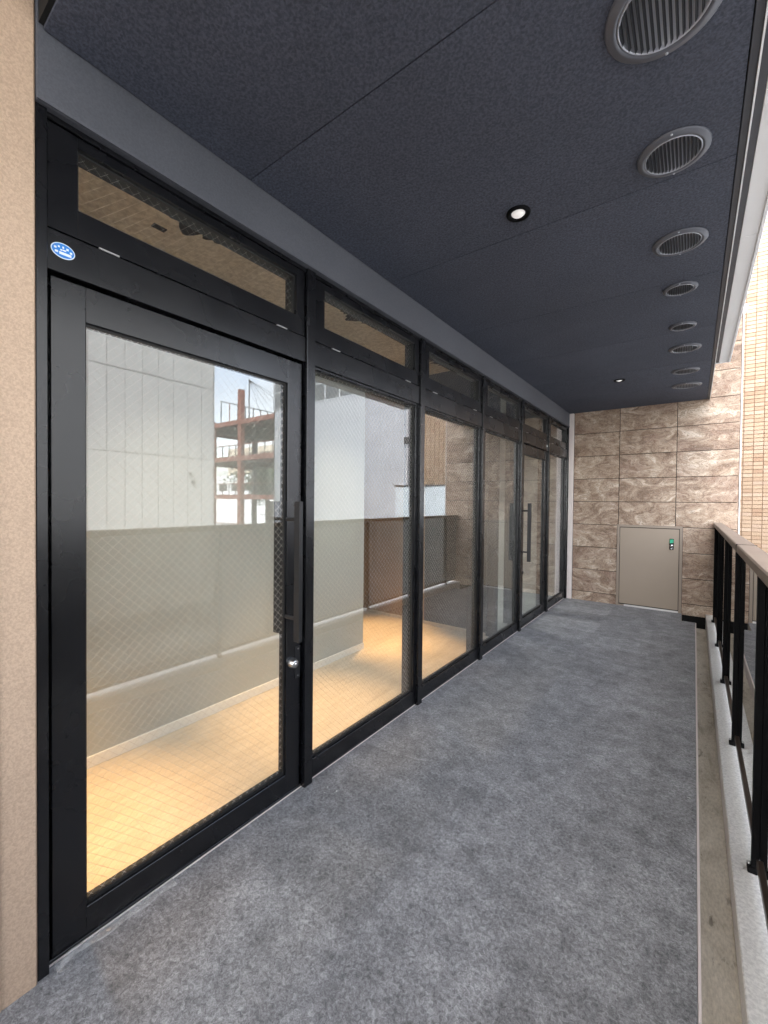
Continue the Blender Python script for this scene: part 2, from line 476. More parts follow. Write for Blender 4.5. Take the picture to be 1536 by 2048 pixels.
# left plaster wall, beam over the shopfront, soffit
wall_l = box('plaster_wall', -2.2, -1.55, -4.0, .383, -.1, 4.6, 'beige_stucco', None, .004)
tag(wall_l, 'rough beige plaster wall at the left edge beside the near door', 'wall')
box('wall_rib', -1.5498, -1.546, .21, .30, .0, 2.66, 'beige_stucco', wall_l, .0015)
beam = box('beam', -1.70, -1.545, .385, YE + .012, 2.603, ZS + .1, 'beam_paint', None, .003); tag(beam, kind='structure')
box('sealant_line', -1.5446, -1.538, .385, YE - .035, 2.603, 2.612, 'beam_paint', beam)

ceil = box('ceiling', -1.545, .136, .39, YE - .002, ZS + .013, ZS + .12, 'dark_slot'); tag(ceil, kind='structure')
joints = [.40, 1.105, 2.13, 3.13, 4.05, 4.98, 5.91, YE - .006]
VENTS = [(-.09, 1.39, .145), (-.09, 1.98, .12), (-.085, 2.668, .12), (-.095, 3.243, .092), (-.095, 3.93, .088), (-.09, 4.495, .118), (-.095, 5.257, .118), (-.095, 5.906, .142)]
LAMPS = [(-.687, 1.968), (-.685, 5.259)]
SX0, SX1 = -1.541, .108
def soffit_panel(y0, y1):
    """board with the round openings cut out of its lower face"""
    holes = [(x, y, r * .8) for x, y, r in VENTS if y0 - .2 < y < y1 + .2] + [(x, y, .045) for x, y in LAMPS if y0 < y < y1]
    bm = bmesh.new(); bmesh.ops.create_cube(bm, size=1.0)
    bmesh.ops.scale(bm, vec=(SX1 - SX0, y1 - y0 - .004, .012), verts=bm.verts)
    me = bm_mesh('ceiling_panel', bm, 'soffit_board')
    o = place('ceiling_panel', me, ((SX0 + SX1) / 2, (y0 + y1) / 2, ZS + .006), ceil)
    return o
for a, b in zip(joints[:-1], joints[1:]): soffit_panel(a, b)
# edge trims of the canopy
box('edge_trim', .112, .134, .39, YE - .004, ZS - .001, ZS + .013, 'trim_dark', ceil)
box('drip_edge', .135, .140, .39, YE - .004, ZS - .008, ZS + .03, 'fascia_panel', ceil)
box('outer_trim', .1405, .164, .39, 5.13, ZS - .003, ZS + .10, 'trim_dark', ceil)
box('end_slab', -1.545, .132, -4.0, .386, 3.25, 3.4, 'beige_stucco', ceil)
fas = thing('canopy_fascia', (.2, .4, ZS), 'light grey metal underside strip along the outer edge of the canopy', 'fascia')
box('fascia_panel', .165, .233, .40, 2.798, ZS - .004, ZS + .012, 'fascia_panel', fas, .001)
box('fascia_panel', .165, .233, 2.802, 5.13, ZS - .004, ZS + .012, 'fascia_panel', fas, .001)
box('fascia_lip', .2335, .249, .40, 5.128, ZS - .013, ZS + .09, 'fascia_panel', fas, .002)
box('end_cap', .141, .2485, 5.131, 5.136, ZS - .012, ZS + .09, 'fascia_panel', fas)
# storey above the canopy
up_b = box('upper_storey', -6.0, .05, -4.0, YE + .15, 3.45, 7.0, 'beige_stucco'); tag(up_b, 'beige storey of the building above the black canopy', 'building')

# ceiling vents
def make_vent(x, y, r, label):
    t = thing('ceiling_vent', (x, y, ZS), label, 'vent', 'round ceiling vents along the canopy edge')
    z = 0.0
    place('flange', lathe_mesh('flange', [(r * .78, -.004), (r * .80, -.012), (r * .86, -.013), (r * .90, -.009), (r * .97, -.008), (r, -.004), (r, .001), (r * .78, .001)], 'vent_flange', 48, True), (x, y, ZS), t)
    place('rim_ring', lathe_mesh('rim_ring', [(r * .735, -.0075), (r * .76, -.0115), (r * .785, -.0075), (r * .76, -.002)], 'vent_duct', 48, True), (x, y, ZS - .002), t)
    place('duct', lathe_mesh('duct', [(.001, -.0005), (r * .74, -.0005), (r * .74, -.009)], 'vent_duct', 40), (x, y, ZS), t)
    ns = 15
    for k in range(ns):
        u = -r * .70 + 1.40 * r * k / (ns - 1)
        h = math.sqrt(max(.0001, (r * .735) ** 2 - u * u))
        bm = bmesh.new(); bmesh.ops.create_cube(bm, size=1.0)
        bmesh.ops.scale(bm, vec=(.0018, 2 * h, .0115), verts=bm.verts)
        bmesh.ops.rotate(bm, verts=bm.verts, cent=(0, 0, 0), matrix=Matrix.Rotation(R(28), 3, 'Y'))
        place('slat', bm_mesh('slat', bm, 'vent_slat'), (x + u, y, ZS - .0075), t)
    for s in (-1, 1):
        place('screw', lathe_mesh('screw', [(.0001, -.003), (.004, -.0025), (.0045, 0)], 'vent_duct', 8), (x, y + s * r * .93, ZS - .0085), t)
VL = ['very large round ceiling vent cut off by the top edge of the picture',
      'second nearest round ceiling vent, large, level with the near downlight',
      'third nearest round ceiling vent, just past a soffit joint',
      'fourth ceiling vent from the camera, smaller than its nearer neighbour',
      'fifth ceiling vent from the camera, the smallest of the row',
      'sixth ceiling vent from the camera, third from the stone wall',
      'seventh ceiling vent from the camera, level with the far downlight',
      'farthest ceiling vent, last of the row before the stone wall']
for (x, y, r), lb in zip(VENTS, VL): make_vent(x, y, r, lb)

def make_downlight(x, y, label):
    t = thing('downlight', (x, y, ZS), label, 'light', 'downlights in the black canopy')
    place('trim_ring', lathe_mesh('trim_ring', [(.032, -.001), (.034, -.006), (.044, -.012), (.052, -.010), (.055, -.003), (.055, .001), (.032, .001)], 'post_black', 40, True), (x, y, ZS), t)
    place('diffuser', lathe_mesh('diffuser', [(.0001, -.012), (.016, -.011), (.025, -.007), (.0315, -.0005)], 'lamp_diffuser', 32), (x - .003, y + .004, ZS), t)
make_downlight(*LAMPS[0], 'near round downlight with white lens in the black soffit')
make_downlight(*LAMPS[1], 'far small downlight in the black soffit near the stone wall')

# ================================================================== SHOPFRONT
PC = [1.482 + 1.0795 * k for k in range(5)]        # mullion centres
PW = .055
ZT0, ZT1, ZH = 2.14, 2.262, 2.60
ff = thing('shopfront_frame', (XF, 3.6, 0), 'black aluminium shopfront frame with tall posts and cross rails', 'frame')
box('post', -1.70, XF + .001, .385, .413, 0.0, 2.602, 'black_aluminium', ff, .0015)
for c in PC: box('post', -1.70, XF, c - PW / 2, c + PW / 2, 0.0, 2.602, 'black_aluminium', ff, .0015)
box('post', -1.70, XF, 6.79, 6.835, 0.0, 2.602, 'black_aluminium', ff, .0015)
edges = [.413] + [v for c in PC for v in (c - PW / 2, c + PW / 2)] + [6.79]
BAYS = [(edges[2 * k], edges[2 * k + 1]) for k in range(6)]
for (a, b) in BAYS:
    box('cross_rail', -1.69, XF - .013, a + .0005, b - .0005, ZT0, ZT1, 'black_aluminium', ff, .0015)
    box('head_rail', -1.69, XF - .010, a + .0005, b - .0005, 2.585, 2.602, 'black_aluminium', ff, .001)
    box('sill_rail', -1.69, XF - .027, a + .0005, b - .0005, -.004, .012, 'black_aluminium', ff, .001)
    box('sealant_strip', XF - .0268, XF - .021, a + .0005, b - .0005, -.001, .0022, 'white_trim', ff)

for k in (0, 4):
    a, b = BAYS[k]
    boxes('door_stop', [(-1.69, -1.638, a + .0006, a + .030, .013, ZT0 - .001), (-1.69, -1.638, b - .028, b - .0006, .013, ZT0 - .001), (-1.69, -1.638, a + .030, b - .028, ZT0 - .03, ZT0 - .001), (-1.69, -1.638, a + .030, b - .028, .013, .03)], 'black_aluminium', ff)

def wire_mesh_obj(parent, y0, y1, z0, z1, phase=0.0):
    p = .034; r = .00043 if z1 - z0 > 1 else .00022
    w, h = y1 - y0, z1 - z0
    verts, faces = [], []
    def seg(a, b):
        d = Vector((0, b[0] - a[0], b[1] - a[1])); L = d.length
        if L < .004: return
        d /= L; nrm = Vector((0, -d.z, d.y)) * r; xx = Vector((r, 0, 0))
        i = len(verts)
        for e in (a, b):
            q = Vector((0, e[0] - w / 2, e[1] - h / 2))
            for o in (nrm, xx, -nrm, -xx): verts.append(tuple(q + o))
        for k in range(4):
            k2 = (k + 1) % 4
            faces.append((i + k, i + k2, i + 4 + k2, i + 4 + k))
    s = -h + phase
    while s < w:                      # rising lines  z = y - s
        a = max(0, s); b = min(w, s + h)
        if b > a: seg((a, a - s), (b, b - s))
        s += p
    s = phase
    while s < w + h:                  # falling lines z = s - y
        a = max(0, s - h); b = min(w, s)
        if b > a: seg((a, s - a), (b, s - b))
        s += p
    place('wire_mesh', mesh('wire_mesh', verts, faces, 'wire_steel'), (XG, (y0 + y1) / 2, (z0 + z1) / 2), parent)

def pane(parent, y0, y1, z0, z1, wired, phase=0.0):
    g = box('pane', XG - .0034, XG + .0034, y0, y1, z0, z1, 'pane_glass', parent)
    if wired: wire_mesh_obj(parent, y0, y1, z0, z1, phase)
    return g

def ring(x0, x1, y0, y1, z0, z1, l_, r_, b_, t_):
    return [(x0, x1, y0, y0 + l_, z0, z1), (x0, x1, y1 - r_, y1, z0, z1), (x0, x1, y0 + l_, y1 - r_, z0, z0 + b_), (x0, x1, y0 + l_, y1 - r_, z1 - t_, z1)]

TL = ['first transom window above the near glass door, concrete showing behind', 'second transom window from the plaster wall',
      'third transom window from the plaster wall', 'fourth transom window, above the pane left of the far door',
      'fifth transom window, above the far glass door', 'last transom window, next to the stone wall']
for k, (a, b) in enumerate(BAYS):
    t = thing('transom_window', (XG, (a + b) / 2, ZT1), TL[k], 'window', 'transom windows along the top of the shopfront')
    y0, y1, z0, z1 = a + .004, b - .004, ZT1 + .006, 2.583
    boxes('frame', ring(-1.66, XF - .018, y0, y1, z0, z1, .078, .052, .088, .034), 'black_aluminium', t, .0012)
    boxes('glazing_bead', ring(-1.63, XF - .034, y0 + .078, y1 - .052, z0 + .088, z1 - .034, .007, .007, .006, .006), 'gasket', t)
    pane(t, y0 + .0785, y1 - .0525, z0 + .0885, z1 - .0345, k < 4, .011 * k)
    for f in (.16, .86):
        box('hinge', XF - .020, XF - .0115, y0 + f * (y1 - y0) - .03, y0 + f * (y1 - y0) + .03, ZT1 + .0006, ZT1 + .0055, 'silver_strip', t)

WL = {1: 'tall wired-glass window right of the near door', 2: 'tall wired-glass window in the third bay, reflecting brick and stone',
      3: 'tall window in the fourth bay, just left of the far door', 5: 'narrowest-looking tall window at the far end beside the stone wall'}
for k in (1, 2, 3, 5):
    a, b = BAYS[k]
    t = thing('fixed_window', (XG, (a + b) / 2, .012), WL[k], 'window', 'tall fixed windows of the shopfront')
    y0, y1, z0, z1 = a + .001, b - .001, .013, ZT0 - .001
    boxes('frame', ring(-1.628, XF - .024, y0, y1, z0, z1, .022, .030, .088, .012), 'black_aluminium', t, .0012)
    boxes('glazing_bead', ring(-1.627, XF - .036, y0 + .022, y1 - .030, z0 + .088, z1 - .012, .006, .008, .010, .006), 'gasket', t)
    pane(t, y0 + .0225, y1 - .0305, z0 + .0885, z1 - .0125, k < 4, .007 * k)

def glass_door(k, label, handle_y, wired, lock):
    a, b = BAYS[k]
    t = thing('glass_door', (XG, (a + b) / 2, .012), label, 'door', 'glass doors of the shopfront')
    y0, y1, z0, z1 = a + .014, b - .012, .018, ZT0 - .012
    boxes('frame', ring(-1.635, XF - .026, y0, y1, z0, z1, .092, .088, .090, .112), 'black_aluminium', t, .0015)
    boxes('glazing_bead', ring(-1.627, XF - .038, y0 + .092, y1 - .088, z0 + .09, z1 - .112, .005, .009, .012, .006), 'gasket', t)
    pane(t, y0 + .0925, y1 - .0885, z0 + .0905, z1 - .1125, wired, .004)
    for xh, hy in ((-1.500, handle_y), (-1.690, handle_y + .034)):
        h = box('pull_handle', xh - .019, xh + .019, hy - .011, hy + .011, .782, 1.446, 'handle_black', t, .001)
        for zz in (.89, 1.36):
            tube('standoff', (xh - .019 if xh > -1.6 else xh + .019, hy - .004, zz), (XF - .0255 if xh > -1.6 else -1.6345, hy - .004, zz), .009, 'handle_black', h, 12)
    if lock:
        pl = box('lock_plate', XF - .0258, XF - .0225, y1 - .034, y1 - .002, .565, .725, 'handle_black', t, .0006)
        for zz in (.578, .645, .712): box('screw', XF - .0225, XF - .0212, y1 - .021, y1 - .014, zz - .003, zz + .003, 'chrome', pl)
        kn = place('lock_knob', lathe_mesh('lock_knob', [(.024, 0), (.025, .006), (.021, .022), (.018, .030), (.012, .033), (.0001, .033)], 'steel_bright', 28, axis='X'), (XF - .0258, y1 - .055, .652), t)
        place('keyhole_core', lathe_mesh('keyhole_core', [(.0085, .0), (.0085, .0345), (.0001, .0345)], 'chrome', 18, axis='X'), (XF - .0248, y1 - .055, .652), kn)
    else:
        kn = place('lock_knob', lathe_mesh('lock_knob', [(.018, 0), (.016, .02), (.0001, .022)], 'handle_black', 20, axis='X'), (XF - .0258, y0 + .045, .652), t)
    return t
glass_door(0, 'near wired-glass door with long black pull handle and round lock', 1.352, True, True)
glass_door(4, 'far glass door with long black pull handle on its left side', 4.80, False, False)

# oval blue sticker on the cross rail
def sticker(y, z, w, h, label, small=False):
    t = thing('sticker', (XF - .012, y, z), label, 'sticker')
    def oval(name, a, b, x, mat, par):
        n = 36
        vs_ = [(0, a * math.cos(2 * math.pi * i / n), b * math.sin(2 * math.pi * i / n)) for i in range(n)] + [(-.0006, a * math.cos(2 * math.pi * i / n), b * math.sin(2 * math.pi * i / n)) for i in range(n)]
        fs = [tuple(range(n))] + [(i, i + n, (i + 1) % n + n, (i + 1) % n) for i in range(n)]
        return place(name, mesh(name, vs_, fs, mat), (x, y, z), par)
    x = XF - .013
    oval('border', w / 2, h / 2, x + .0009, 'sticker_white', t)
    if small: return
    o = oval('print', w / 2 - .0026, h / 2 - .0026, x + .0017, 'sticker_blue', t)
    xx = x + .0018
    for (dy, dz, sy, sz) in [(-.020, .004, .006, .006), (-.011, .009, .005, .005), (0, .010, .004, .006), (.011, .008, .006, .006), (.020, .001, .006, .006), (-.005, .001, .005, .004), (.003, .002, .009, .004), (-.017, -.007, .008, .006)]:
        box('mark', xx, xx + .0005, y + dy - sy / 2, y + dy + sy / 2, z + dz - sz / 2, z + dz + sz / 2, 'sticker_white', o)
    box('plate', xx, xx + .0005, y - .010, y + .021, z - .0125, z - .0045, 'sticker_white', o)
sticker(.455, 2.208, .062, .046, 'oval blue sticker with white rim on the rail above the near door')
sticker(5.72, 2.20, .04, .03, 'tiny pale sticker on the rail above the far door', True)

# clear plastic film along the threshold
def film():
    rnd = random.Random(3)
    nx, nyy = 6, 40
    verts, faces = [], []
    for j in range(nyy + 1):
        y = .428 + .37 * j / nyy
        wdt = .036 + .004 * math.sin(j * .5) + .02 * math.exp(-((j - 3) / 3.0) ** 2)
        for i in range(nx + 1):
            x = -1.580 + wdt * i / nx
            z = .0022 + .004 * rnd.random() * (1 if 0 < i < nx else .15) + (.012 * math.exp(-((j - 5) / 3.0) ** 2) * math.sin(i * 1.2))
            verts.append((x, y, z))
    for j in range(nyy):
        for i in range(nx):
            k = j * (nx + 1) + i
            faces.append((k, k + 1, k + nx + 2, k + nx + 1))
    o = place('plastic_film', mesh('plastic_film', verts, faces, 'clear_film'), (0, 0, 0))
    md = o.modifiers.new('thick', 'SOLIDIFY'); md.thickness = .0004
    tag(o, 'crumpled clear plastic film on the floor along the near door', 'film')
film()
for i, (x, y, s, lb) in enumerate([(-1.469, 1.529, .007, 'white crumb nearest the first post, left of two others'), (-1.412, 1.535, .009, 'largest white crumb on the floor by the first post'),
                                   (-1.452, 1.492, .005, 'tiny white crumb in front of the first post'), (.002, 2.55, .012, 'thin white paper scrap near the floor edge')]):
    bm = bmesh.new(); bmesh.ops.create_icosphere(bm, subdivisions=1, radius=s / 2)
    for v in bm.verts: v.co *= random.uniform(.6, 1.2); v.co.z *= .5
    if i == 3: bmesh.ops.scale(bm, vec=(1.6, .4, .4), verts=bm.verts)
    tag(place('debris', bm_mesh('debris', bm, 'paper_bit'), (x, y, s * .25)), lb, 'debris', 'litter on the balcony floor')

# ================================================================== SMALL TAN DOOR IN THE END WALL
d = thing('service_door', (-.5, YE, 0), 'small tan steel door with green lock in the stone wall', 'door')
boxes('frame', ring(0, 1, DX0, DX1, 0, 1, .0, .0, 0, 0)[:0] or [(DX0, DX0 + .032, YE - .010, YE + .011, -.004, DZ1), (DX1 - .032, DX1, YE - .010, YE + .011, -.004, DZ1), (DX0 + .032, DX1 - .032, YE - .010, YE + .011, DZ1 - .032, DZ1), (DX0 + .032, DX1 - .032, YE - .008, YE + .011, -.004, .018)], 'tan_frame', d, .0012)
leaf = box('leaf', DX0 + .038, DX1 - .038, YE - .004, YE + .0105, .032, DZ1 - .040, 'tan_steel', d, .0015)
box('threshold', DX0 + .10, DX1 - .035, YE - .016, YE - .0085, -.002, .024, 'silver_strip', d, .001)
for zz in (.93, .19): box('hinge', DX0 + .018, DX0 + .036, YE - .018, YE - .0105, zz - .05, zz + .05, 'tan_frame', d, .002)
lk = box('lock_case', -.262, -.212, YE - .014, YE - .0045, .84, .985, 'gasket', d, .003)
box('lock_cover', -.2585, -.2155, YE - .019, YE - .0145, .928, .979, 'green_plastic', lk, .004)
place('lock_knob', lathe_mesh('lock_knob', [(.018, .0), (.020, -.012), (.014, -.022), (.0001, -.024)], 'chrome', 20, axis='Y'), (-.237, YE - .0145, .893), lk)
place('key_cylinder', lathe_mesh('key_cylinder', [(.012, .0), (.012, -.010), (.0001, -.011)], 'chrome', 16, axis='Y'), (-.237, YE - .0145, .856), lk)

# ================================================================== RAILING
rl = thing('railing', (.22, 1.4, .03), 'balcony railing with bronze handrail, black posts and smoked glass', 'railing')
box('handrail', .198, .288, -4.0, 3.152, 1.175, 1.222, 'rail_bronze', rl, .006)
box('handrail', .198, .288, 3.156, YE - .002, 1.175, 1.222, 'rail_bronze', rl, .006)
box('joint_sleeve', .1968, .2892, 3.150, 3.158, 1.170, 1.2235, 'post_black', rl, .001)
posts = [-3.20 + 1.07 * k for k in range(10)]
prev = -3.99
om = box_mesh('dark_backing', .024, .03, 1.122, 'post_black', .001)
pm = box_mesh('post', .0225, .03, 1.122, 'post_black', .001)
fm = box_mesh('foot', .030, .040, .026, 'post_black', .003)
for y in posts:
    p = place('post', pm, (.2118, y, .614), rl)
    place('dark_backing', om, (.2425, y, .614), p)  # added behind the glass so the post's mirrored band stays black
    place('foot', fm, (.204, y, .0432), p)
    place('foot_bolt', lathe_mesh('foot_bolt', [(.0001, .008), (.006, .007), (.006, 0)], 'steel_bright', 8), (.194, y, .0562), p)
pe = [-3.99] + posts + [YE - .004]
for a, b in zip(pe[:-1], pe[1:]):
    box('glass_panel', .2235, .2295, a + .002, b - .002, .098, 1.178, 'smoked_glass', rl)
    box('bottom_rail', .2135, .2505, a + .022, b - .022, .068, .0975, 'bottom_bronze', rl, .002)

# ================================================================== INTERIOR
XI = -1.705
ZC = 2.95           # raw concrete ceiling
fl = box('interior_floor', -5.2, XI, -.6, 4.31, -.3, -.012, 'raw_concrete'); tag(fl, kind='structure')
bwid = .150
pmesh = {}
nb = int((4.31 + .6) / .909) + 1
i = 0
x = XI - .001
while x > -5.1:
    off = (i * .37) % .909
    y = -.6 - off
    while y < 4.31:
        ya, yb = max(-.6, y), min(4.308, y + .909)
        if yb - ya > .03:
            key = round(yb - ya, 3)
            if key not in pmesh: pmesh[key] = box_mesh('plank', bwid - .0005, yb - ya - .0005, .012, 'oak_floor', .0002)
            place('plank', pmesh[key], (x - bwid / 2, (ya + yb) / 2, -.0058), fl)
        y += .909
    x -= bwid; i += 1
fl2 = box('room_floor', -5.2, XI, 4.312, YE + .05, -.3, -.004, 'room_floor'); tag(fl2, kind='structure')
wi = box('interior_wall', -3.3, -2.60, -.6, 3.19, -.01, ZC, 'interior_wall'); tag(wi, 'pale grey inner wall close behind the near door and window', 'wall')
box('baseboard', -2.5998, -2.590, -.6, 3.196, .0005, .062, 'baseboard_white', wi, .002)
box('baseboard', -3.3, -2.601, 3.1905, 3.199, .0005, .062, 'baseboard_white', wi, .002)
part = box('partition_wall', -5.2, -2.58, 4.312, 4.42, -.01, ZC, 'partition_brown'); tag(part, 'dark brown partition across the lit room behind the third window', 'wall')
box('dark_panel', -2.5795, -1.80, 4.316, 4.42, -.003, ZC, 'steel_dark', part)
box('skirting', -5.2, -1.80, 4.300, 4.3115, .0005, .035, 'oak_floor', part)
box('partition_end', -1.7995, -1.701, 4.33, 4.40, -.003, ZC, 'black_aluminium', part)
wb = box('back_wall', -5.4, -5.2, -.6, YE + .1, -.3, ZC, 'room_wall'); tag(wb, 'plain wall at the back of the empty interior', 'wall')
wn_ = box('near_wall', -5.4, XI, -.8, -.6, -.3, ZC, 'interior_wall'); tag(wn_, 'inner end wall of the lit room behind the beige plaster wall', 'wall')
wf = box('far_wall', -5.2, -1.705, YE + .0, YE + .15, -.3, ZC, 'room_wall'); tag(wf, 'grey inner wall with white skirting behind the far door', 'wall')
box('baseboard', -5.2, -1.706, YE - .012, YE - .0005, .0, .055, 'baseboard_white', wf, .002)
colm = box('inner_column', -1.838, -1.716, 4.93, 5.03, -.004, ZC, 'black_aluminium', None, .003); tag(colm, 'dark vertical column standing inside behind the fourth window', 'column')
ic = box('interior_ceiling', -5.4, -1.701, -.8, YE + .15, ZC, 3.2, 'raw_concrete'); tag(ic, kind='structure')
tag(box('lintel', -1.78, -1.7006, -.6, YE + .1, 2.84, ZC, 'black_paint'), kind='structure')
# torn black paint edge on the concrete ceiling behind the transoms
def torn_edge(y0, y1, yc, seed):
    rnd = random.Random(seed)
    verts, faces = [], []
    n = int((y1 - y0) / .022)
    for j in range(n + 1):
        y = y0 + (y1 - y0) * j / n
        w = .30 + .13 * math.exp(-((y - yc) / .13) ** 2) * rnd.random() + .03 * rnd.random()
        verts += [(-1.785, y, ZC - .0012), (-1.92 - w, y, ZC - .0012), (-1.785, y, ZC - .0045), (-1.92 - w, y, ZC - .0045)]
    for j in range(n):
        k = 4 * j
        faces += [(k, k + 1, k + 5, k + 4), (k + 2, k + 6, k + 7, k + 3), (k + 1, k + 3, k + 7, k + 5)]
    place('paint_edge', mesh('paint_edge', verts, faces, 'black_paint'), (0, 0, 0), ic)
torn_edge(.2, 1.70, 1.28, 1); torn_edge(1.70, 3.0, 2.62, 2); torn_edge(3.0, 4.2, 3.95, 5); torn_edge(4.6, 6.7, 5.4, 4)
box('ceiling_tag', -2.42, -2.38, 1.10, 1.17, ZC - .0042, ZC - .0005, 'black_paint', ic)

def spot(x, y, power, label, cone=36, col=(1.0, .56, .20), grp='warm spotlights inside'):
    t = thing('spot_or_fill_lamp', (x, y, ZC - .001), label, 'lamp', grp)  # builds the warm spotlights and the added fill lamps alike
    z = ZC - .13
    place('canopy_plate', lathe_mesh('canopy_plate', [(.0001, .0), (.045, 0), (.045, -.018), (.0001, -.018)], 'white_far', 24), (x, y, ZC - .001), t)
    place('housing', lathe_mesh('housing', [(.0001, .09), (.042, .09), (.042, -.03), (.036, -.03), (.034, .02), (.0001, .02)], 'white_far', 24), (x, y, z), t)
    ld = bpy.data.lights.new('spot_bulb', 'SPOT'); ld.energy = power; ld.color = col; ld.spot_size = R(cone); ld.spot_blend = 1.0; ld.shadow_soft_size = .03
    lo = bpy.data.objects.new('spot_bulb', ld); COL.objects.link(lo); lo.parent = t; lo.location = Vector((x, y, z - .005)) - org(t)
spot(-2.02, .56, 58, 'warm ceiling spotlight just inside the near door')
spot(-2.0, 2.0, 38, 'warm ceiling spotlight behind the second window')
spot(-2.75, 3.62, 56, 'warm ceiling spotlight deep behind the inner wall corner')
spot(-1.98, 3.45, 32, 'warm ceiling spotlight behind the third window', 30)

spot(-1.93, 1.30, 12, 'added wide fill lamp between the two near spotlights', 84, (1.0, .84, .64), 'added fill lamps inside')  # added fill to brighten floor and ceiling, no known fitting
spot(-1.93, 2.80, 12, 'added wide fill lamp behind the second post', 84, (1.0, .84, .64), 'added fill lamps inside')  # second added fill, brightens floor and lower wall
spot(-3.0, 5.6, 26, 'added neutral fill lamp in the far room', 100, (1.0, .97, .92), 'added fill lamps inside')  # added fill standing in for daylight in the far room

# ================================================================== BUILDINGS ACROSS THE STREET
XA = 13.8
pb = thing('panel_building', (XA + 5, 0, -4), 'light grey panel-clad building reflected in the near door', 'building')
box('core', XA + .06, XA + 12, -16.0, 10.35, -4, 9.3, 'alc_backing', pb)
apm = box_mesh('cladding_panel', .06, .582, 3.046, 'alc_panel', .006)
for i in range(44):
    yc = 10.422 - .3 - .6 * i
    for z0 in (-2.96, .11, 3.18, 6.25):
        place('cladding_panel', apm, (XA + .03, yc, z0 + 1.535 if z0 > -2 else z0 + 1.535), pb)
box('side_face', XA, XA + 12, 10.352, 10.42, -4, 9.3, 'alc_panel', pb)
box('parapet', XA - .03, XA + .25, -16, 10.43, 9.32, 9.5, 'alc_panel', pb, .02)
fx = [(XA - .05, 9.3, 2.55), (XA - .05, 9.42, 2.2)]
for (xx, yy, zz) in fx: box('wall_fitting', xx - .06, XA - .001, yy - .05, yy + .05, zz - .06, zz + .06, 'steel_dark', pb, .01)

YW = 18.0
p2 = thing('pale_building', (14, 22, -4), 'pale smooth building reflected in the second window', 'building')
box('core', 8.72, 19.1, YW + .06, 27, -4, 16.0, 'pale_joint', p2)
zz = [-4, .05, 3.12, 6.2, 7.4]
for r in range(4):
    for c in range(4):
        box('cladding_panel', 8.66 + 2.634 * c + .006, 8.66 + 2.634 * (c + 1) - .006, YW, YW + .0595, zz[r] + .006, zz[r + 1] - .006, 'pale_cladding', p2)
box('side_face', 19.105, 19.19, YW, 27, -4, 16, 'pale_cladding', p2)
box('side_face', 8.66, 8.715, YW + .001, 27, 7.41, 16, 'pale_cladding', p2)
for r in range(8):
    for c in range(9):
        x0 = 8.66 + 1.17 * c; z0 = 7.42 + 1.06 * r
        w = box('window', x0 + .06, x0 + 1.11, YW + .02, YW + .058, z0 + .06, z0 + 1.0, 'far_glass', p2)
for c in range(10): box('mullion', 8.66 + 1.17 * c - .05, 8.66 + 1.17 * c + .05, YW - .04, YW + .0595, 7.41, 16, 'pale_cladding', p2)
for r in range(9): box('mullion', 8.71, 19.14, YW - .02, YW + .0585, 7.42 + 1.06 * r - .05, 7.42 + 1.06 * r + .05, 'pale_cladding', p2)
tube('downpipe', (8.60, YW - .08, -4), (8.60, YW - .08, 7.2), .07, 'pale_joint', p2)
box('pipe_box', 8.45, 8.75, YW - .2, YW - .01, 4.4, 4.75, 'steel_dark', p2, .02)

# tan tiled building past the end wall
YB = 10.0
bb = thing('tiled_building', (2, 12, -4), 'tan brick-tiled building beyond the stone end wall', 'building')
box('core', .40, 3.14, YB + .008, 20, -4, 14, 'brick_mortar', bb)
TPX, TPZ = .138, .070
btm = box_mesh('brick', TPX - .010, .012, TPZ - .009, 'brick_tile')
sv, sf = [], []
cnt = 0
hx, hy, hz = (TPX - .010) / 2, .006, (TPZ - .009) / 2
nc = int((3.14 - .42) / TPX); nr = int(18 / TPZ)
for c in range(nc):
    for r in range(nr):
        xc = .42 + TPX * (c + .5); zc = -4 + TPZ * (r + .5)
        if .58 < xc < 1.10 and .55 < zc < 5.75 and cnt < 300:
            place('brick', btm, (xc, YB + .002, zc), bb); cnt += 1
        else:
            k = len(sv)
            for sx in (-1, 1):
                for sy in (-1, 1):
                    for sz in (-1, 1): sv.append((xc - 2 + sx * hx, sy * hy, zc + 4 + sz * hz))
            sf += [(k, k + 4, k + 5, k + 1), (k, k + 2, k + 6, k + 4), (k + 1, k + 5, k + 7, k + 3), (k, k + 1, k + 3, k + 2), (k + 4, k + 6, k + 7, k + 5)]
o = place('brickwork', mesh('brickwork', sv, sf, 'brick_tile'), (2, YB + .002, -4), bb); o['kind'] = 'stuff'
lp = thing('grey_screen', (2.3, 9.5, -4), 'pale blue-grey screen wall in front of the tan building', 'wall')
box('panel', 1.72, 3.4, 9.45, 9.55, -4, 1.86, 'blue_grey_panel', lp, .01)
box('cap', 1.70, 3.42, 9.43, 9.57, 1.862, 1.90, 'steel_dark', lp, .005)

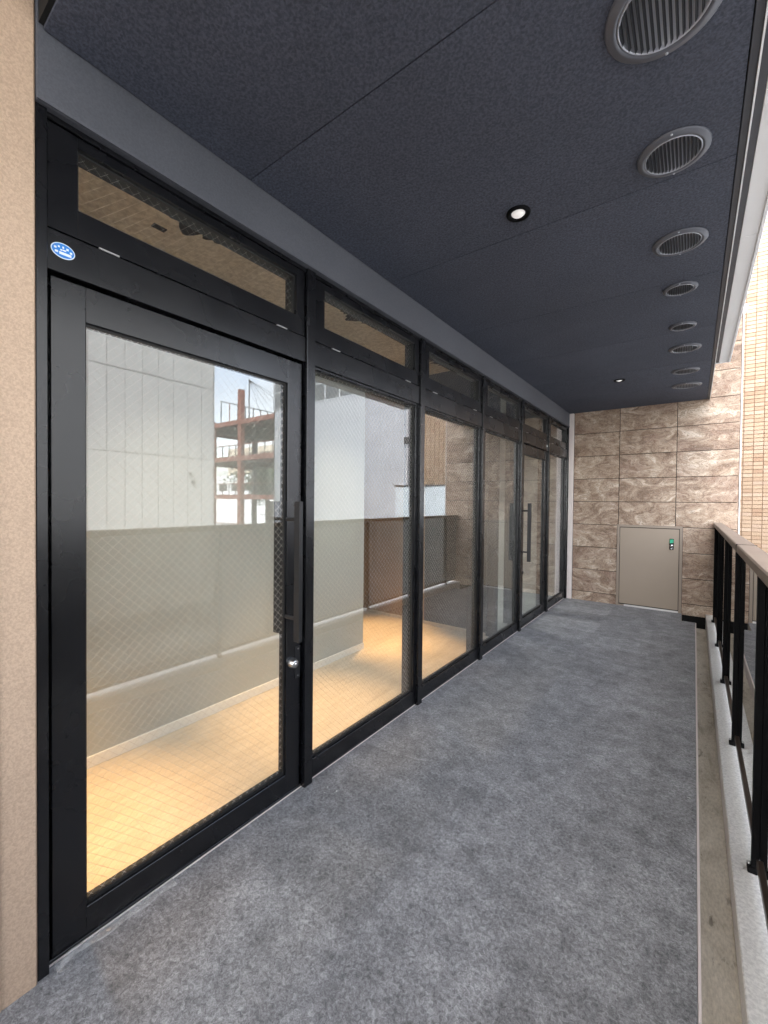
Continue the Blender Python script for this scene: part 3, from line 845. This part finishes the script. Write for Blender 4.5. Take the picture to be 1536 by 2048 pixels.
# steel frame under construction
sf_ = thing('steel_frame_building', (28, 28, -4), 'rust-red steel frame under construction seen mirrored in the near door', 'building')
cols = [(31.5, 24.0, 11.9, 'steel_red'), (36.2, 24.0, 9.3, 'steel_red'), (26.0, 24.0, 9.3, 'steel_red'), (31.5, 32.5, 9.0, 'steel_dark'), (36.2, 32.5, 9.0, 'steel_dark'), (27.0, 32.5, 9.0, 'steel_dark'), (41, 24.0, 9.3, 'steel_red'), (41, 32.5, 9.3, 'steel_dark')]
for (x, y, z, mt) in cols: box('column', x - .24, x + .24, y - .2, y + .25, -4, z, mt, sf_)
for (z0, z1) in ((8.62, 9.05), (5.2, 5.65), (1.55, 1.95), (-2.4, -1.9)):
    for y in (23.9, 32.4): box('beam', 22, 43, y - .15, y - .21 + .3, z0, z1, 'steel_red' if y < 30 else 'steel_dark', sf_)
    for x in (26.0, 31.5, 36.2, 41.0): box('cross_beam', x - .15, x + .15, 24.2, 32.2, z0 + .05, z1 - .05, 'steel_red', sf_)
    for k in range(9):
        x0 = 22.2 + 2.3 * k
        box('deck_sheet', x0, x0 + random.choice((2.28, 2.0, 1.7)), 24.15, 32.2, z1 - .04, z1 + .04, 'deck_metal', sf_)
box('blue_sheet', 25.5, 30.5, 27, 30, 8.0, 8.06, 'blue_sheet', sf_)
for (z1) in (5.65, 1.95, -1.9):
    box('rail', 22, 43, 23.95, 24.03, z1 + 1.05, z1 + 1.12, 'steel_red', sf_)
    box('rail', 22, 43, 31.95, 32.03, z1 + 1.6, z1 + 1.66, 'steel_dark', sf_)
    x = 22.4
    while x < 43:
        box('baluster', x - .035, x + .035, 23.96, 24.02, z1, z1 + 1.05, 'steel_dark', sf_); x += 1.1
box('rail', 34.97, 35.05, 24.0, 36.0, 11.25, 11.33, 'steel_dark', sf_)
for k in range(13): box('baluster', 34.97, 35.04, 24.1 + .95 * k, 24.17 + .95 * k, 9.06, 11.25, 'steel_red' if k % 4 == 1 else 'steel_dark', sf_)
tube('pole', (30.8, 24.4, 9), (30.8, 24.4, 12.9), .06, 'steel_dark', sf_)

for k in range(15):
    xk = 25.0 + .85 * k
    tube('scaffold_pole', (xk, 33.4, -4), (xk, 33.4, 8.4 + .9 * (k % 3)), .045, 'steel_dark', sf_, 6)
for z in (-.6, .6, 2.9, 3.9, 4.6, 6.4, 7.3, 8.1): tube('scaffold_tube', (24.6, 33.35, z), (38.0, 33.35, z), .045, 'steel_red' if z in (2.9, 6.4) else 'steel_dark', sf_, 6)
for k, z in enumerate((1.95, 5.65)):
    tube('brace', (26.0, 32.2, z), (31.5, 32.2, z + 3.1), .07, 'steel_red', sf_, 6); tube('brace', (36.2, 32.2, z), (31.5, 32.2, z + 3.1), .07, 'steel_red', sf_, 6)
for k in range(9): box('joist', 24.0 + 1.5 * k, 24.14 + 1.5 * k, 24.2, 32.2, 8.36, 8.60, 'steel_dark', sf_)
for k in range(6): tube('stay_cable', (30.8, 24.4, 12.8), (27.0 + 1.9 * k, 31.0, 9.1), .02, 'steel_dark', sf_, 4)
# far background in the gap
wbld = thing('far_white_building', (75, 58, -4), 'long white low building far behind the steel frame', 'building')
box('wall', 45, 120, 58, 70, -4, 7.2, 'white_far', wbld)
for k in range(14): box('window', 46 + 5 * k, 49.2 + 5 * k, 57.9, 57.99, 3.6, 5.2, 'far_glass', wbld)
fb = thing('far_beige_building', (150, 110, -4), 'small beige apartment block far behind the steel frame', 'building')
box('wall', 118, 150, 100, 115, -4, 22, 'plaster_far', fb)
for k in range(8):
    for r in range(5): box('window', 119.5 + 3.8 * k, 121.6 + 3.8 * k, 99.9, 99.99, 3 + 3.6 * r, 5 + 3.6 * r, 'far_glass', fb)

def tree(x, y, h, rad, label):
    rnd = random.Random(int(x * 10))
    t = thing('tree', (x, y, -4), label, 'tree', 'trees behind the steel frame')
    bm = bmesh.new(); cyl_between(bm, (0, 0, 0), (0, 0, h * .6), .28, 8)
    for k in range(6):
        a = k * 1.05; cyl_between(bm, (0, 0, h * .45), (rad * .6 * math.cos(a), rad * .6 * math.sin(a), h * .8), .09, 5)
    place('trunk', bm_mesh('trunk', bm, 'bark'), (x, y, -4), t)
    v, f = [], []
    clumps = [(rnd.gauss(0, rad * .45), rnd.gauss(0, rad * .45), h * .75 + rnd.gauss(0, rad * .28), rad * rnd.uniform(.25, .5)) for _ in range(26)]
    for _ in range(5200):
        c = rnd.choice(clumps); dv = Vector((rnd.gauss(0, 1), rnd.gauss(0, 1), rnd.gauss(0, 1))).normalized() * c[3] * rnd.random() ** .4
        p = Vector(c[:3]) + dv; s = rnd.uniform(.12, .26)
        a = Vector((rnd.uniform(-1, 1), rnd.uniform(-1, 1), rnd.uniform(-1, 1))).normalized(); b = a.orthogonal().normalized()
        k = len(v); v += [tuple(p + a * s), tuple(p + b * s * .5), tuple(p - a * s), tuple(p - b * s * .5)]; f.append((k, k + 1, k + 2, k + 3))
    place('crown', mesh('crown', v, f, 'leaf'), (x, y, -4), t)
tree(48, 40, 11.5, 3.6, 'dark green tree left of the steel column, far behind')
tree(42.5, 42, 11.0, 3.4, 'dark green tree right of the steel column, far behind')
